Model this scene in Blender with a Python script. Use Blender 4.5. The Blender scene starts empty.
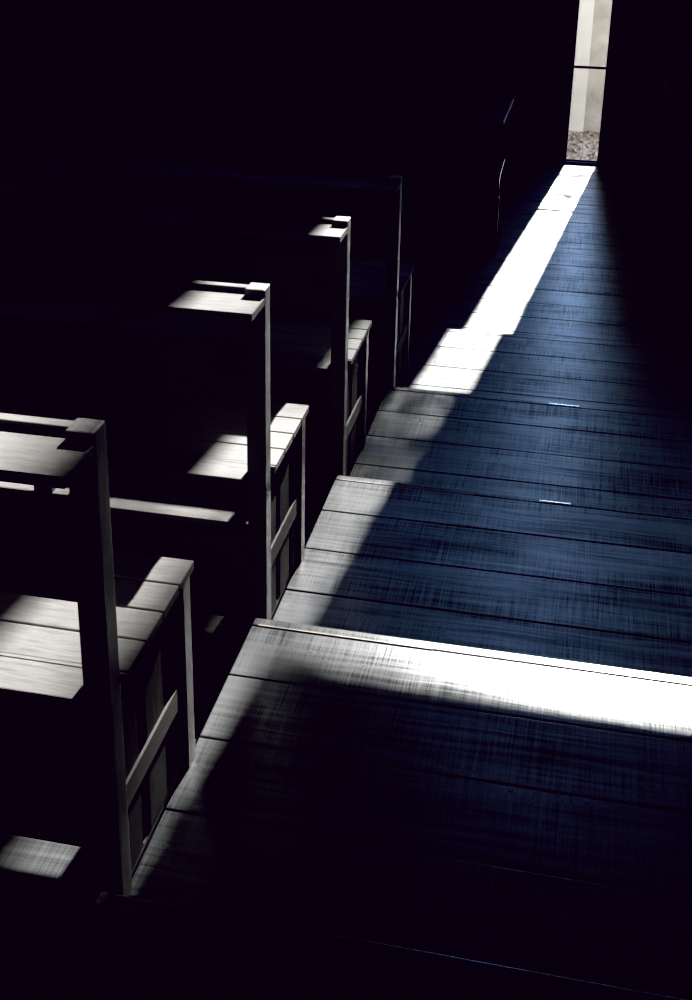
import bpy, bmesh, math, random
from mathutils import Vector, Matrix
random.seed(7)
S = bpy.context.scene
COL = S.collection

# ------------------------------------------------------------------ materials
def new_mat(name):
    m = bpy.data.materials.new(name); m.use_nodes = True
    nt = m.node_tree
    return m, nt, nt.nodes['Principled BSDF']

def N(nt, kind, **kw):
    n = nt.nodes.new(kind)
    for k, v in kw.items(): setattr(n, k, v)
    return n

def ramp(nt, fac, stops):
    r = N(nt, 'ShaderNodeValToRGB')
    els = r.color_ramp.elements
    while len(els) < len(stops): els.new(0.5)
    for e, (p, c) in zip(els, stops):
        e.position = p; e.color = (c[0], c[1], c[2], 1)
    nt.links.new(fac, r.inputs[0])
    return r.outputs[0]

def math_node(nt, op, a, b=None):
    n = N(nt, 'ShaderNodeMath', operation=op)
    for i, v in enumerate((a, b)):
        if v is None: continue
        if isinstance(v, (int, float)): n.inputs[i].default_value = v
        else: nt.links.new(v, n.inputs[i])
    return n.outputs[0]

def mapped(nt, scale, coord='Object'):
    tc = N(nt, 'ShaderNodeTexCoord'); mp = N(nt, 'ShaderNodeMapping')
    mp.inputs['Scale'].default_value = scale
    nt.links.new(tc.outputs[coord], mp.inputs['Vector'])
    return mp.outputs['Vector']

def noise(nt, vec, scale=1.0, detail=4, rough=.6):
    n = N(nt, 'ShaderNodeTexNoise')
    n.inputs['Scale'].default_value = scale; n.inputs['Detail'].default_value = detail
    n.inputs['Roughness'].default_value = rough
    nt.links.new(vec, n.inputs['Vector'])
    return n.outputs['Fac']

def pew_wood(name, axis, tint=1.0, spec=.06):
    """weathered dark-stained timber, grain along one axis"""
    m, nt, b = new_mat(name)
    sc = [120, 120, 120]; sc[axis] = 16
    g = noise(nt, mapped(nt, sc), 1, 5, .65)
    sc2 = [300, 300, 300]; sc2[axis] = 30
    f = noise(nt, mapped(nt, sc2), 1, 2, .5)
    blot = noise(nt, mapped(nt, (7, 7, 7)), 1, 3, .5)
    mix = math_node(nt, 'ADD', math_node(nt, 'MULTIPLY', g, .55),
                    math_node(nt, 'ADD', math_node(nt, 'MULTIPLY', f, .25), math_node(nt, 'MULTIPLY', blot, .2)))
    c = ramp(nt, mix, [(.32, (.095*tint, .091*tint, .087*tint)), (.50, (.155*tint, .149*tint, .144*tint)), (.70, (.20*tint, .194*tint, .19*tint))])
    nt.links.new(c, b.inputs['Base Color'])
    b.inputs['Roughness'].default_value = .72 if spec < .1 else .5
    b.inputs['Specular IOR Level'].default_value = spec
    bp = N(nt, 'ShaderNodeBump'); bp.inputs['Strength'].default_value = .35; bp.inputs['Distance'].default_value = .002
    nt.links.new(g, bp.inputs['Height']); nt.links.new(bp.outputs[0], b.inputs['Normal'])
    return m

WX = pew_wood('pew_wood_lengthwise', 0, 1.05)
WY = pew_wood('pew_wood_crosswise', 1, .8)
WZ = pew_wood('pew_wood_upright', 2, 1.0, .2)
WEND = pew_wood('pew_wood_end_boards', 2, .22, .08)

def floor_wood(name, base, rlo, rhi, matte=False):
    m, nt, b = new_mat(name)
    tc = N(nt, 'ShaderNodeTexCoord')
    # one tone per board, from the colour attribute written per board
    at = N(nt, 'ShaderNodeAttribute', attribute_name='tone')
    off = N(nt, 'ShaderNodeVectorMath', operation='ADD')
    sc = N(nt, 'ShaderNodeVectorMath', operation='SCALE'); sc.inputs['Scale'].default_value = 9.0
    nt.links.new(at.outputs['Color'], sc.inputs[0]); nt.links.new(tc.outputs['Object'], off.inputs[0]); nt.links.new(sc.outputs[0], off.inputs[1])
    def mp(s):
        k = N(nt, 'ShaderNodeMapping'); k.inputs['Scale'].default_value = s
        nt.links.new(off.outputs[0], k.inputs['Vector']); return k.outputs[0]
    warp = N(nt, 'ShaderNodeVectorMath', operation='MULTIPLY_ADD')
    wn = N(nt, 'ShaderNodeTexNoise'); wn.inputs['Scale'].default_value = 1; wn.inputs['Detail'].default_value = 2
    nt.links.new(mp((2.2, 9, 9)), wn.inputs['Vector'])
    nt.links.new(wn.outputs['Color'], warp.inputs[0]); warp.inputs[1].default_value = (.0, .035, 0); nt.links.new(off.outputs[0], warp.inputs[2])
    gm = N(nt, 'ShaderNodeMapping'); gm.inputs['Scale'].default_value = (3.0, 85, 85); nt.links.new(warp.outputs[0], gm.inputs['Vector'])
    grain = noise(nt, gm.outputs[0], 1, 6, .7)
    saw0 = noise(nt, mp((330, 6, 6)), 1, 2, .6)         # fine saw marks across the board, patchy
    patch = ramp(nt, noise(nt, mp((6, 9, 9)), 1, 2, .5), [(.3, (.15, .15, .15)), (.6, (1.3, 1.3, 1.3))])
    saw = math_node(nt, 'ADD', .5, math_node(nt, 'MULTIPLY', math_node(nt, 'SUBTRACT', saw0, .5), patch))
    blot = noise(nt, mp((3.0, 8, 8)), 1, 4, .6)
    # knots
    vo = N(nt, 'ShaderNodeTexVoronoi'); vo.inputs['Scale'].default_value = 1.0
    nt.links.new(mp((4.2, 5.5, 1)), vo.inputs['Vector'])
    knot = ramp(nt, vo.outputs['Distance'], [(0, (.05, .05, .05)), (.045, (.3, .3, .3)), (.06, (1.9, 1.9, 1.9)), (.085, (.5, .5, .5)), (.15, (1, 1, 1))])
    mix = math_node(nt, 'ADD', math_node(nt, 'MULTIPLY', grain, .46), math_node(nt, 'ADD', math_node(nt, 'MULTIPLY', saw, .28), math_node(nt, 'MULTIPLY', blot, .26)))
    tone = math_node(nt, 'ADD', .75, math_node(nt, 'MULTIPLY', at.outputs['Fac'], .5))
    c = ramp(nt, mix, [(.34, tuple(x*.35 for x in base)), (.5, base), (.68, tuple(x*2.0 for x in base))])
    mm = N(nt, 'ShaderNodeMix', data_type='RGBA', blend_type='MULTIPLY'); mm.inputs[0].default_value = 1
    nt.links.new(c, mm.inputs[6]); nt.links.new(knot, mm.inputs[7])
    mt = N(nt, 'ShaderNodeVectorMath', operation='SCALE'); nt.links.new(mm.outputs[2], mt.inputs[0]); nt.links.new(tone, mt.inputs['Scale'])
    nt.links.new(mt.outputs[0], b.inputs['Base Color'])
    rr = N(nt, 'ShaderNodeMapRange'); rr.inputs['From Min'].default_value = .3; rr.inputs['From Max'].default_value = .7
    rr.inputs['To Min'].default_value = rhi; rr.inputs['To Max'].default_value = rlo
    nt.links.new(mix, rr.inputs['Value']); nt.links.new(rr.outputs[0], b.inputs['Roughness'])
    # worn film: the sheen comes and goes with the grain
    sp = N(nt, 'ShaderNodeMapRange'); sp.inputs['From Min'].default_value = .41; sp.inputs['From Max'].default_value = .60
    sp.inputs['To Min'].default_value = .05; sp.inputs['To Max'].default_value = 1.0 if not matte else .1
    nt.links.new(mix, sp.inputs['Value']); nt.links.new(sp.outputs[0], b.inputs['Specular IOR Level'])
    bp = N(nt, 'ShaderNodeBump'); bp.inputs['Strength'].default_value = .3; bp.inputs['Distance'].default_value = .002
    nt.links.new(mix, bp.inputs['Height']); nt.links.new(bp.outputs[0], b.inputs['Normal'])
    return m

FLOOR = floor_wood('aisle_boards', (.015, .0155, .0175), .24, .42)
TIER_SHADED = floor_wood('shaded_tier_boards', (.0025, .0025, .0027), .75, .9, True)  # same boards as the first tier, their shade put into the colour
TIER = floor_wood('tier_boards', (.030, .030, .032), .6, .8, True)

def plain(name, col, rough=.7, spec=.2, nscale=None, var=.3, bump=0):
    m, nt, b = new_mat(name)
    if nscale:
        n = noise(nt, mapped(nt, (1, 1, 1)), nscale, 6, .6)
        c = ramp(nt, n, [(.3, tuple(x*(1-var) for x in col)), (.7, tuple(x*(1+var) for x in col))])
        nt.links.new(c, b.inputs['Base Color'])
        if bump:
            bp = N(nt, 'ShaderNodeBump'); bp.inputs['Strength'].default_value = bump; bp.inputs['Distance'].default_value = .02
            nt.links.new(n, bp.inputs['Height']); nt.links.new(bp.outputs[0], b.inputs['Normal'])
    else:
        b.inputs['Base Color'].default_value = (*col, 1)
    b.inputs['Roughness'].default_value = rough
    b.inputs['Specular IOR Level'].default_value = spec
    return m

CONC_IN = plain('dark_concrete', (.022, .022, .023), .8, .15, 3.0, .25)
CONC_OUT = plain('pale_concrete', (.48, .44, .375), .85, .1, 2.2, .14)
CONC_OUT2 = plain('stained_concrete', (.31, .28, .235), .85, .1, 5.0, .25)
STEEL = plain('window_steel', (.11, .115, .115), .9, .02)
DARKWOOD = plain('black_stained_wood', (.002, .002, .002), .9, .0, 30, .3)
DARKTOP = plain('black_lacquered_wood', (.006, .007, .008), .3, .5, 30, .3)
PALE = plain('pale_strip', (.8, .79, .76), .2, .5)
PALE.node_tree.nodes['Principled BSDF'].inputs['Metallic'].default_value = 1
BARK = plain('bark', (.08, .06, .045), .9, .1, 14, .4)
NOSE = plain('step_lip_wood', (.22, .19, .15), .55, .4, 60, .4)

def gravel():
    m, nt, b = new_mat('leaf_litter_gravel')
    v = N(nt, 'ShaderNodeTexVoronoi'); v.inputs['Scale'].default_value = 45
    nt.links.new(mapped(nt, (1, .3, 1)), v.inputs['Vector'])
    n = noise(nt, mapped(nt, (1, .5, 1)), 7, 5, .6)
    sep = N(nt, 'ShaderNodeSeparateColor'); nt.links.new(v.outputs['Color'], sep.inputs[0])
    mix = math_node(nt, 'ADD', math_node(nt, 'MULTIPLY', sep.outputs[0], .6), math_node(nt, 'MULTIPLY', n, .4))
    c = ramp(nt, mix, [(.2, (.05, .035, .02)), (.42, (.20, .13, .065)), (.62, (.26, .19, .115)), (.9, (.36, .32, .26))])
    nt.links.new(c, b.inputs['Base Color']); b.inputs['Roughness'].default_value = .95
    bp = N(nt, 'ShaderNodeBump'); bp.inputs['Distance'].default_value = .02
    nt.links.new(v.outputs['Distance'], bp.inputs['Height']); nt.links.new(bp.outputs[0], b.inputs['Normal'])
    return m
GRAVEL = gravel()

def glass():
    m, nt, b = new_mat('window_glass')
    nt.nodes.remove(b)
    out = nt.nodes['Material Output']
    t = N(nt, 'ShaderNodeBsdfTransparent'); t.inputs[0].default_value = (.97, .985, .98, 1)
    g = N(nt, 'ShaderNodeBsdfGlossy'); g.inputs['Roughness'].default_value = .02
    fr = N(nt, 'ShaderNodeFresnel'); fr.inputs[0].default_value = 1.3
    mx = N(nt, 'ShaderNodeMixShader')
    nt.links.new(fr.outputs[0], mx.inputs[0]); nt.links.new(t.outputs[0], mx.inputs[1]); nt.links.new(g.outputs[0], mx.inputs[2])
    nt.links.new(mx.outputs[0], out.inputs['Surface'])
    return m
GLASS = glass()

def leaf_mat():
    m, nt, b = new_mat('leaf_green')
    n = noise(nt, mapped(nt, (1, 1, 1)), 3, 2, .5)
    nt.links.new(ramp(nt, n, [(.3, (.035, .07, .02)), (.7, (.08, .13, .035))]), b.inputs['Base Color'])
    b.inputs['Roughness'].default_value = .6
    return m
LEAF = leaf_mat()
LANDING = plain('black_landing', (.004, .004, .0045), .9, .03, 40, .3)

# ------------------------------------------------------------------ mesh helpers
def box(bm, x0, x1, y0, y1, z0, z1, bev=0.0, tone=None, lay=None):
    vs = [bm.verts.new((x, y, z)) for x in (x0, x1) for y in (y0, y1) for z in (z0, z1)]
    q = [(0, 1, 3, 2), (4, 6, 7, 5), (0, 4, 5, 1), (2, 3, 7, 6), (0, 2, 6, 4), (1, 5, 7, 3)]
    fs = [bm.faces.new([vs[i] for i in f]) for f in q]
    if bev:
        es = set(e for f in fs for e in f.edges)
        r = bmesh.ops.bevel(bm, geom=list(es), offset=bev, segments=2, profile=.6, affect='EDGES')
        fs = list(set(r['faces']) | set(f for f in fs if f.is_valid))
    if lay is not None:
        for f in fs:
            for l in f.loops: l[lay] = (tone, random.Random(tone).random(), 0, 1)
    return fs

def prism(bm, prof, x0, x1, bev=0):
    """profile in (y,z) swept along x"""
    a = [bm.verts.new((x0, y, z)) for y, z in prof]; b = [bm.verts.new((x1, y, z)) for y, z in prof]
    fs = [bm.faces.new(a[::-1]), bm.faces.new(b)]
    n = len(prof)
    for i in range(n): fs.append(bm.faces.new((a[i], a[(i+1) % n], b[(i+1) % n], b[i])))
    if bev:
        bmesh.ops.bevel(bm, geom=list(set(e for f in fs for e in f.edges)), offset=bev, segments=2, profile=.6, affect='EDGES')

def obj(name, bm, mat, parent=None, smooth=False):
    bmesh.ops.recalc_face_normals(bm, faces=bm.faces)
    me = bpy.data.meshes.new(name); bm.to_mesh(me); bm.free()
    me.materials.append(mat)
    if smooth:
        for p in me.polygons: p.use_smooth = True
    o = bpy.data.objects.new(name, me); COL.objects.link(o)
    if parent: o.parent = parent
    return o

def bobj(name, dims, mat, parent=None, bev=.0015):
    bm = bmesh.new(); box(bm, *dims, bev=bev); return obj(name, bm, mat, parent)

def struct(name, bm, mat, parent=None):
    o = obj(name, bm, mat, parent)
    if parent is None: o['kind'] = 'structure'
    return o

def thing(name, label, cat, loc=(0, 0, 0), group=None):
    o = bpy.data.objects.new(name, None); o.empty_display_size = .1
    COL.objects.link(o); o.location = loc
    o['label'] = label; o['category'] = cat
    if group: o['group'] = group
    return o

# ------------------------------------------------------------------ layout (metres)
YP = [0.0, .836, 1.641, 2.496, 3.335]                      # rear face of each pew's back posts
ZF = {0: .035, 1: -.0553, 2: -.149, 3: -.2396, 4: -.3416, 5: -.4416}
SE = [-.056, .779, 1.607, 2.431, 3.271]                    # front edges of the stepped aisle platforms
XW0, XW1 = -2.45, 3.45
YW = 6.6; WT = .06; YB = -3.2; ZC = 5.2
SLX0, SLX1 = .419, .617
ARM0, ARM1 = 2.90, 3.068

# ------------------------------------------------------------------ floor: boards laid across the aisle
bm = bmesh.new(); lay = bm.loops.layers.color.new('tone')
def boards(y_front, y_back, z, x0, x1, lip=True):
    """boards from the front edge of a platform backwards"""
    y = y_front; first = True
    while y > y_back + .02:
        w = .19 * random.uniform(.97, 1.03)
        if first and lip:
            w = .168
            y -= .025
        yn = max(y - w, y_back)
        if yn - y_back < .03: yn = y_back
        box(bm, x0, x1, yn + .0022, y - .0022, z - .03, z + random.uniform(-.0012, 0), .002, random.random(), lay)
        y = yn; first = False
edges = SE
for k in range(1, 5): boards(SE[k], SE[k-1] + .012, ZF[k], -.009, XW1)
boards(YW, SE[4] + .012, ZF[5], -.009, XW1, lip=False)
fl = obj('floor', bm, FLOOR); fl['kind'] = 'structure'
# risers, sub-floor
bm = bmesh.new()
for k in range(5):
    box(bm, -.008, XW1, SE[k] - .012, SE[k] - .002, ZF[k+1] - .03, ZF[k] - .006)
for k in range(5):
    box(bm, -.008, .02, (SE[k-1] if k else YB), SE[k] - .002, ZF[min(k+1, 5)] - .03, ZF[k] - .031)
box(bm, XW0, XW1, YB, YW + WT, -.62, -.50)
struct('trim_1', bm, FLOOR)
# wooden lip along each step edge
n = 2
for k in range(5):
    bm = bmesh.new()
    box(bm, -.009, XW1, SE[k] - .0262, SE[k], ZF[k] - .03, ZF[k] + .0005, .003)
    struct('trim_%d' % n, bm, FLOOR); n += 1
    if k < 3:
        bm = bmesh.new()
        box(bm, .004, .36 if k else .16, SE[k] - .0265, SE[k] - .0225, ZF[k] - .01, ZF[k] + .0012, .0005)
        struct('trim_%d' % n, bm, NOSE); n += 1
# floor under the pews, stepping down in line with the aisle, and the dark landing nearest the camera
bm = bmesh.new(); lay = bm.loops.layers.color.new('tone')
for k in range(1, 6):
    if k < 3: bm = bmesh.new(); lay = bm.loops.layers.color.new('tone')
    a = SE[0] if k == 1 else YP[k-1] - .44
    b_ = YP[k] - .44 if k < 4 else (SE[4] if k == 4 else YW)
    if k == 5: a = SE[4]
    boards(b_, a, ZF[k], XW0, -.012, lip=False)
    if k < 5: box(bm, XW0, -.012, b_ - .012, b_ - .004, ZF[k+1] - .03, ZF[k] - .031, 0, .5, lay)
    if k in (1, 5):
        tf = obj('floor', bm, TIER if k == 1 else TIER_SHADED); tf['kind'] = 'structure'
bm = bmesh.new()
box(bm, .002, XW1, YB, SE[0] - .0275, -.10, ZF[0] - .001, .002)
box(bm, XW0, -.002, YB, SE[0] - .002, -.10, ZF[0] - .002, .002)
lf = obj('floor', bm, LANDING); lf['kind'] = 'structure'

# ------------------------------------------------------------------ walls, ceiling, cross-shaped opening
def wallbox(name, dims, mat=CONC_IN):
    bm = bmesh.new(); box(bm, *dims); return struct(name, bm, mat)
bm = bmesh.new()
for d in [(XW0 - .2, SLX0, YW, YW + WT, -.62, ARM0), (SLX1, XW1 + .2, YW, YW + WT, -.62, ARM0),
          (XW0 - .2, SLX0, YW, YW + WT, ARM1, ZC + .2), (SLX1, XW1 + .2, YW, YW + WT, ARM1, ZC + .2),
          (SLX0, SLX1, YW, YW + WT, 4.45, ZC + .2)]:
    box(bm, *d)
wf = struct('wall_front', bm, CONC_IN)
bm = bmesh.new()
for d in [(XW0 - .2, SLX0, ARM0), (SLX1, XW1 + .2, ARM0)]: box(bm, d[0], d[1], YW + WT, YW + WT + .004, -.6, d[2])
for d in [(XW0 - .2, SLX0), (SLX1, XW1 + .2)]: box(bm, d[0], d[1], YW + WT, YW + WT + .004, ARM1, ZC + .2)
struct('wall_front_outer', bm, CONC_OUT)
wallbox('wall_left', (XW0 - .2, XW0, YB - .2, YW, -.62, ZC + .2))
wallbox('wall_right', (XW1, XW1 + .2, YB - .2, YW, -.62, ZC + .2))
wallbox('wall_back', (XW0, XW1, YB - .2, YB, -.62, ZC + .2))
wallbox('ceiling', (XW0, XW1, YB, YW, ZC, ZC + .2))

# glazing
gy = YW + .03
def window(n, x0, x1, z0, z1, trans, vert=()):
    w = bpy.data.objects.new('window_%d' % n, None); COL.objects.link(w); w['kind'] = 'structure'
    bm = bmesh.new(); t = .004; d = .02
    box(bm, x0, x0 + t, gy - d, gy + d, z0, z1); box(bm, x1 - t, x1, gy - d, gy + d, z0, z1)
    box(bm, x0 + t, x1 - t, gy - .003, gy + .003, z0, z0 + t*2.4); box(bm, x0 + t, x1 - t, gy - d, gy + d, z1 - t, z1)
    for z in trans: box(bm, x0 + t, x1 - t, gy - .003, gy + .003, z - .008, z + .008)
    for x in vert: box(bm, x - .006, x + .006, gy - d*.8, gy + d*.8, z0 + t*1.6, z1 - t)
    obj('window_frame', bm, STEEL, w)
    bm = bmesh.new()
    for i in range(1):
        vs = [bm.verts.new(p) for p in ((x0 + t, gy, z0 + t*1.6), (x1 - t, gy, z0 + t*1.6), (x1 - t, gy, z1 - t), (x0 + t, gy, z1 - t))]
        bm.faces.new(vs)
    obj('window_pane', bm, GLASS, w)
window(1, SLX0, SLX1, ZF[5] + .012, 4.45, (.155, 1.76, 3.30))
window(2, XW0, SLX0, ARM0, ARM1, (), (-1.5, -.5))
window(3, SLX1, XW1, ARM0, ARM1, (), (1.6, 2.6))
bm = bmesh.new(); box(bm, SLX0, SLX1, YW - .0, YW + WT, -.62, ZF[5] + .012, .002)
struct('trim_%d' % n, bm, plain('sill_steel', (.014, .017, .022), .55, .3)); n += 1

# ------------------------------------------------------------------ outside
bm = bmesh.new(); box(bm, -6, 8, YW + WT, 24, -.85, -.568)
struct('ground', bm, GRAVEL)
OWY = 8.2
wallbox('wall_outer_left', (-5, .497, OWY, OWY + .18, -.7, 3.79), CONC_OUT)
wallbox('wall_outer_right', (.497, 7, OWY + .02, OWY + .06, -.7, .43), CONC_OUT2)

SUNX, SUNT = .0953, .521
tree = thing('tree', 'leafy tree growing outside beyond the low concrete wall', 'tree', (3.0, 13.6, -.568))
def tube(bm, pts, rad, seg=10):
    rings = []
    for i, (p, r) in enumerate(zip(pts, rad)):
        p = Vector(p); d = (Vector(pts[min(i+1, len(pts)-1)]) - Vector(pts[max(i-1, 0)])).normalized()
        u = d.cross(Vector((.3, .9, .2))).normalized(); v = d.cross(u)
        rings.append([bm.verts.new(p + (u*math.cos(a) + v*math.sin(a))*r) for a in [2*math.pi*j/seg for j in range(seg)]])
    for a, b in zip(rings, rings[1:]):
        for j in range(seg): bm.faces.new((a[j], a[(j+1) % seg], b[(j+1) % seg], b[j]))
    bm.faces.new(rings[0][::-1]); bm.faces.new(rings[-1])
bm = bmesh.new(); tube(bm, [(0, 0, 0), (.05, 0, 1.5), (-.1, .1, 3), (-.3, 0, 4.4), (-.5, 0, 5.4)], [.2, .16, .13, .11, .08])
obj('trunk', bm, BARK, tree, True)
bm = bmesh.new(); tube(bm, [(-.3, 0, 4.5), (-1.0, .1, 5.6), (-1.7, 0, 6.3), (-2.6, .1, 6.7)], [.07, .045, .03, .015])
obj('branch', bm, BARK, tree, True)
# crown: leaf bands shaped to dim the sun through the slot;  rows: (h0, h1, x0, x1, shade)
SHADE = [(-.33, -.24, .38, .70, 1.6), (-.08, .0, .42, .56, 1.3), (-.04, .03, .5, .68, 1.1), (.1, 1.72, .2, .85, .4), (1.72, 1.95, .2, .85, 2.0), (1.95, 2.35, .2, .85, 2.0), (2.35, 2.6, .2, .85, .8), (2.6, 2.85, .2, .8, .45),
         (2.85, 3.08, .36, .70, .55), (2.85, 3.08, .70, .85, .4), (2.9, 3.1, -.35, .30, .9), (3.3, 3.7, .36, .75, .1), (3.53, 4.4, .572, .8, 1.4), (3.7, 4.4, .36, .572, .15)]
bm = bmesh.new(); rg = random.Random(3)
LA, LB = .034, .02
for h0, h1, x0, x1, od in SHADE:
    cnt = int(od * (h1-h0)*(x1-x0) / (LA*LB*.62*.5*1.0))
    for _ in range(cnt):
        D = rg.uniform(5.8, 7.6); h = rg.uniform(h0, h1); xs = rg.uniform(x0, x1)
        P = Vector((xs + SUNX*D - 3.0, YW + D - 13.6, h + SUNT*D + .568))
        u = Vector((rg.gauss(0, 1), rg.gauss(0, 1), rg.gauss(0, 1))).normalized()
        v = u.cross(Vector((rg.gauss(0, 1), rg.gauss(0, 1), rg.gauss(0, 1)))).normalized()
        vs = [bm.verts.new(P + p) for p in (-u*LA*.5*1.25, v*LB*.625, u*LA*.5*1.25, -v*LB*.625)]
        bm.faces.new(vs)
lv = obj('foliage', bm, LEAF, tree); lv['kind'] = 'stuff'

# ------------------------------------------------------------------ pews
PL = 2.3                        # length of a pew, from the aisle to the wall
H = .783; SEATZ = .391; SHZ = .769
def make_pew(label, loc, first):
    t = thing('pew', label, 'pew', loc, 'pews left of the aisle')
    # posts
    for x0 in (-.0365, -PL):
        bobj('back_post', (x0 - (.0025 if x0 > -1 else 0), x0 + .0365, 0, .0415, 0, H), WZ, t, .003)
        bobj('front_post', (x0, x0 + .0365, .3165, .3525, 0, SEATZ - .0165), WZ, t, .002)
    # back: top rail and slats between the posts
    bobj('top_rail', (-PL + .0365, -.039, .021, .0405, SHZ - .052, H - .005), WX, t, .002)
    if first:
        bobj('back_slat', (-PL + .0365, -.039, .001, .02, .528, .690), WX, t, .002)
    else:
        bm = bmesh.new(); prism(bm, [(.0215, .528), (.040, .528), (.040, .650), (.0215, .672)], -PL + .0365, -.039)
        obj('back_slat', bm, WX, t)
    bobj('lower_rail', (-PL + .0365, -.039, .001, .02, .105 if first else .045, .245), WX, t, .002)
    # book shelf on the rear side
    bm = bmesh.new()
    prof = [(0, -.0935), (0, -.0005), (-.0395, -.0005), (-.0395, .0205), (-PL + .037, .0205), (-PL + .037, -.0005), (-PL, -.0005), (-PL, -.0935)]
    lo = [bm.verts.new((x, y, SHZ - .0165)) for x, y in prof]; hi = [bm.verts.new((x, y, SHZ)) for x, y in prof]
    bm.faces.new(lo[::-1]); bm.faces.new(hi)
    for i in range(8): bm.faces.new((lo[i], lo[(i+1) % 8], hi[(i+1) % 8], hi[i]))
    bmesh.ops.bevel(bm, geom=list(bm.edges), offset=.0015, segments=1, affect='EDGES')
    obj('book_shelf', bm, WX, t)
    if first:
        for x in (-.088, -.8, -1.5, -2.2):
            bobj('spacer', (x, x + .025, .0012, .0195, .691, .7255), WY, t, .001)
    # seat slats
    y1 = .3545; w = .382 / 5
    for i in range(3):
        bobj('seat_slat', (-PL - .008, .0078, y1 - w*(i+1) + .0022, y1 - w*i - .0022, SEATZ - .0165, SEATZ), WX, t, .002)
    # the two rear slats are notched round the back posts
    for i in (3, 4):
        bm = bmesh.new()
        ya, yb = y1 - w*(i+1) + .0022, y1 - w*i - .0022
        if i == 3:
            box(bm, -PL - .008, .0078, max(ya, .042), yb, SEATZ - .0165, SEATZ, .002)
            box(bm, -PL + .037, -.0395, ya, .042, SEATZ - .0165, SEATZ, 0)
        else:
            box(bm, -PL + .037, -.0395, ya, yb, SEATZ - .0165, SEATZ, .002)
            box(bm, -.036, .0078, .0422, yb, SEATZ - .0165, SEATZ, .001)
        obj('seat_slat', bm, WX, t)
    # under the seat
    bobj('seat_bearer', (-.036, -.031, .0425, .3155, SEATZ - .052, SEATZ - .017), WY, t)
    bobj('seat_bearer', (-PL + .031, -PL + .036, .0425, .3155, SEATZ - .052, SEATZ - .017), WY, t)
    if not first: bobj('under_shelf', (-PL + .037, -.037, .094, .150, .208, .220), WX, t, .001)
    if not first: bobj('under_shelf', (-PL + .037, -.037, .080, .0925, .190, .200), WX, t, .001)
    bobj('sun_stop', (-.082, -.037, .326, .342, .08, .26), WZ, t, .001)  # added block, keeps a sliver of sun off the floor behind
    # end panel: upright boards with a rail across them
    for sx in (0, 1):
        def ex(a, b): return (a, b) if sx == 0 else (-PL - b, -PL - a)
        for ya, yb in ((.043, .115), (.150, .236), (.262, .315)):
            a, b = ex(-.022, -.0085)
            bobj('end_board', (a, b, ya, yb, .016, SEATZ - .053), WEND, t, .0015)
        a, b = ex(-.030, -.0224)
        bobj('light_backing', (a, b, .043, .315, .017, SEATZ - .054), WEND, t, 0)  # added backing so no sun slivers show between the boards
        a, b = ex(-.0084, -.0036)
        bobj('end_rail', (a, b, .042, .316, .146, .190), WY, t, .001)
        a, b = ex(-.024, -.010)
        bobj('end_rail', (a, b, .042, .316, .003, .016), WY, t, .001)
    return t

def copy_tree(o, parent=None):
    c = o.copy(); COL.objects.link(c); c.parent = parent
    for ch in list(o.children): copy_tree(ch, c)
    return c

labels = ['dark wooden pew nearest the camera, top ledge cut by the left frame edge',
          'second pew from the camera, sunlit top ledge and sunlit seat corner',
          'third pew from the camera, small bright patch on its top ledge',
          'farthest pew, in shadow, only its post edge and end frame glinting']
make_pew(labels[0], (0, YP[0], ZF[1]), True)
pew = make_pew(labels[1], (0, YP[1], ZF[2]), False)
for k in range(2, 4):
    c = copy_tree(pew); c.location = (0, YP[k], ZF[k+1]); c['label'] = labels[k]

# ------------------------------------------------------------------ consoles at the front
def console(label, x0, x1, y0, z0):
    t = thing('console_desk', label, 'desk', ((x0+x1)/2, y0 + .3, z0), 'consoles either side of the aisle')
    w = (x1 - x0)/2
    a, b = -w, w
    bobj('desk_top', (a - .01, b + .01, -.3, .32, .655, .675), DARKTOP, t, .003)
    prof = [(.30, 0), (.30, .654), (.10, .654), (.10, .45), (.085, .43), (.05, .418), (-.03, .412), (-.17, .402), (-.20, .39), (-.205, .37), (-.19, .33), (-.14, .29), (-.135, .25), (-.135, 0)]
    for xa, xb in ((a, a + .03), (b - .03, b)):
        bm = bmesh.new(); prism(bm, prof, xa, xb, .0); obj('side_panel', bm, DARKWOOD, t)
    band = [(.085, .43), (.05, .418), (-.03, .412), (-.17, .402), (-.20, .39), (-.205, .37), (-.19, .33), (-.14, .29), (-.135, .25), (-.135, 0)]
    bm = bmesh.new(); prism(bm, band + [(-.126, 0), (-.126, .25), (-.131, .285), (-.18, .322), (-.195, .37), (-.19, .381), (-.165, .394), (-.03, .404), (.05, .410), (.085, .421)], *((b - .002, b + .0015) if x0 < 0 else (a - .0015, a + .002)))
    obj('glint_band', bm, DARKTOP, t)  # glossy band added along the panel edge to give a glint line
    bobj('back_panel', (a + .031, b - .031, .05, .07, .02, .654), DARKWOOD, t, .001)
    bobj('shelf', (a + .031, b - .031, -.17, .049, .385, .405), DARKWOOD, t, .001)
    return t
console('black wooden console with overhanging top, left of the sunbeam by the far pews', -.95, .16, 4.46, ZF[5] + 0)
console('black wooden console almost lost in the dark, right of the bright slot', .94, 1.75, 5.48, ZF[5] + 0)

# ------------------------------------------------------------------ small pale strips let into the step edges
def strip(label, x0, x1, k):
    bm = bmesh.new(); box(bm, x0, x1, SE[k] - .0215, SE[k] - .0165, ZF[k] + .0006, ZF[k] + .0028, .0004)
    o = obj('inlay_strip', bm, PALE); o['label'] = label; o['category'] = 'strip'; o['group'] = 'pale strips on the step edges'
strip('short pale strip on the aisle step edge, the nearer of two', .527, .606, 2)
strip('short pale strip on the aisle step edge, the farther of two', .515, .612, 3)

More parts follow.
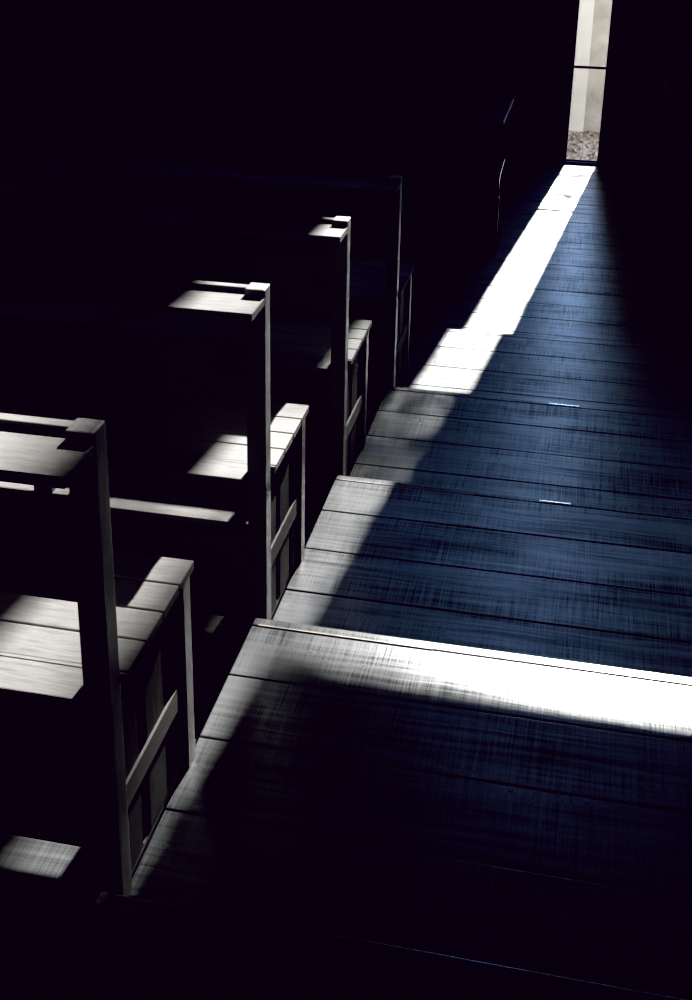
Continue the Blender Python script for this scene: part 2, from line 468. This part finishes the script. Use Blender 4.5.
# ------------------------------------------------------------------ light
sun = bpy.data.lights.new('sun', 'SUN'); sun.energy = 36; sun.angle = math.radians(.53); sun.color = (1, .985, .965)
so = bpy.data.objects.new('sun', sun); COL.objects.link(so)
so.rotation_euler = Vector((SUNX, 1, SUNT)).to_track_quat('Z', 'Y').to_euler()
W = bpy.data.worlds.new('sky'); S.world = W; W.use_nodes = True
nt = W.node_tree; bg = nt.nodes['Background']
sky = N(nt, 'ShaderNodeTexSky', sky_type='NISHITA'); sky.sun_disc = False
sky.sun_elevation = math.atan(SUNT); sky.sun_rotation = math.atan2(SUNX, 1)
sky.air_density = 1.0; sky.dust_density = .3; sky.ozone_density = 2.0
tint = N(nt, 'ShaderNodeMix', data_type='RGBA', blend_type='MULTIPLY'); tint.inputs[0].default_value = 1; tint.inputs[7].default_value = (.55, .82, 1.25, 1)
nt.links.new(sky.outputs[0], tint.inputs[6]); nt.links.new(tint.outputs[2], bg.inputs[0]); bg.inputs[1].default_value = 1.15
# ------------------------------------------------------------------ camera
pitch, roll, yaw = .38234368, .01302158, .21050678
cy, sy, cp, sp, cr, sr = math.cos(yaw), math.sin(yaw), math.cos(pitch), math.sin(pitch), math.cos(roll), math.sin(roll)
fwd = Vector((-sy*cp, cy*cp, -sp)); right = Vector((cy, sy, 0)); up = right.cross(fwd)
r2 = right*cr + up*sr; u2 = -right*sr + up*cr
cam = bpy.data.cameras.new('camera'); co = bpy.data.objects.new('camera', cam); COL.objects.link(co)
M = Matrix((r2, u2, -fwd)).transposed().to_4x4(); M.translation = (.577713, -1.333939, 1.419852)
co.matrix_world = M
cam.sensor_fit = 'VERTICAL'; cam.sensor_height = 36; cam.lens = 36*1262.5472/1000
cam.shift_x = 22.649/1000; cam.shift_y = -151.565/1000
cam.clip_start = .05
S.camera = co

# ------------------------------------------------------------------ film response
vs = S.view_settings
vs.view_transform = 'Standard'; vs.look = 'None'; vs.exposure = 0; vs.gamma = 1
vs.use_curve_mapping = True
cm = vs.curve_mapping
for i, lift in enumerate((.0028, .0003, .0046)):
    c = cm.curves[i]
    c.points[0].location = (0, lift); c.points[1].location = (1, 1)
    c.points.new(.009, lift + .0008); c.points.new(.03, .0195 + lift*.3); c.points.new(.1, .095)
cm.update()
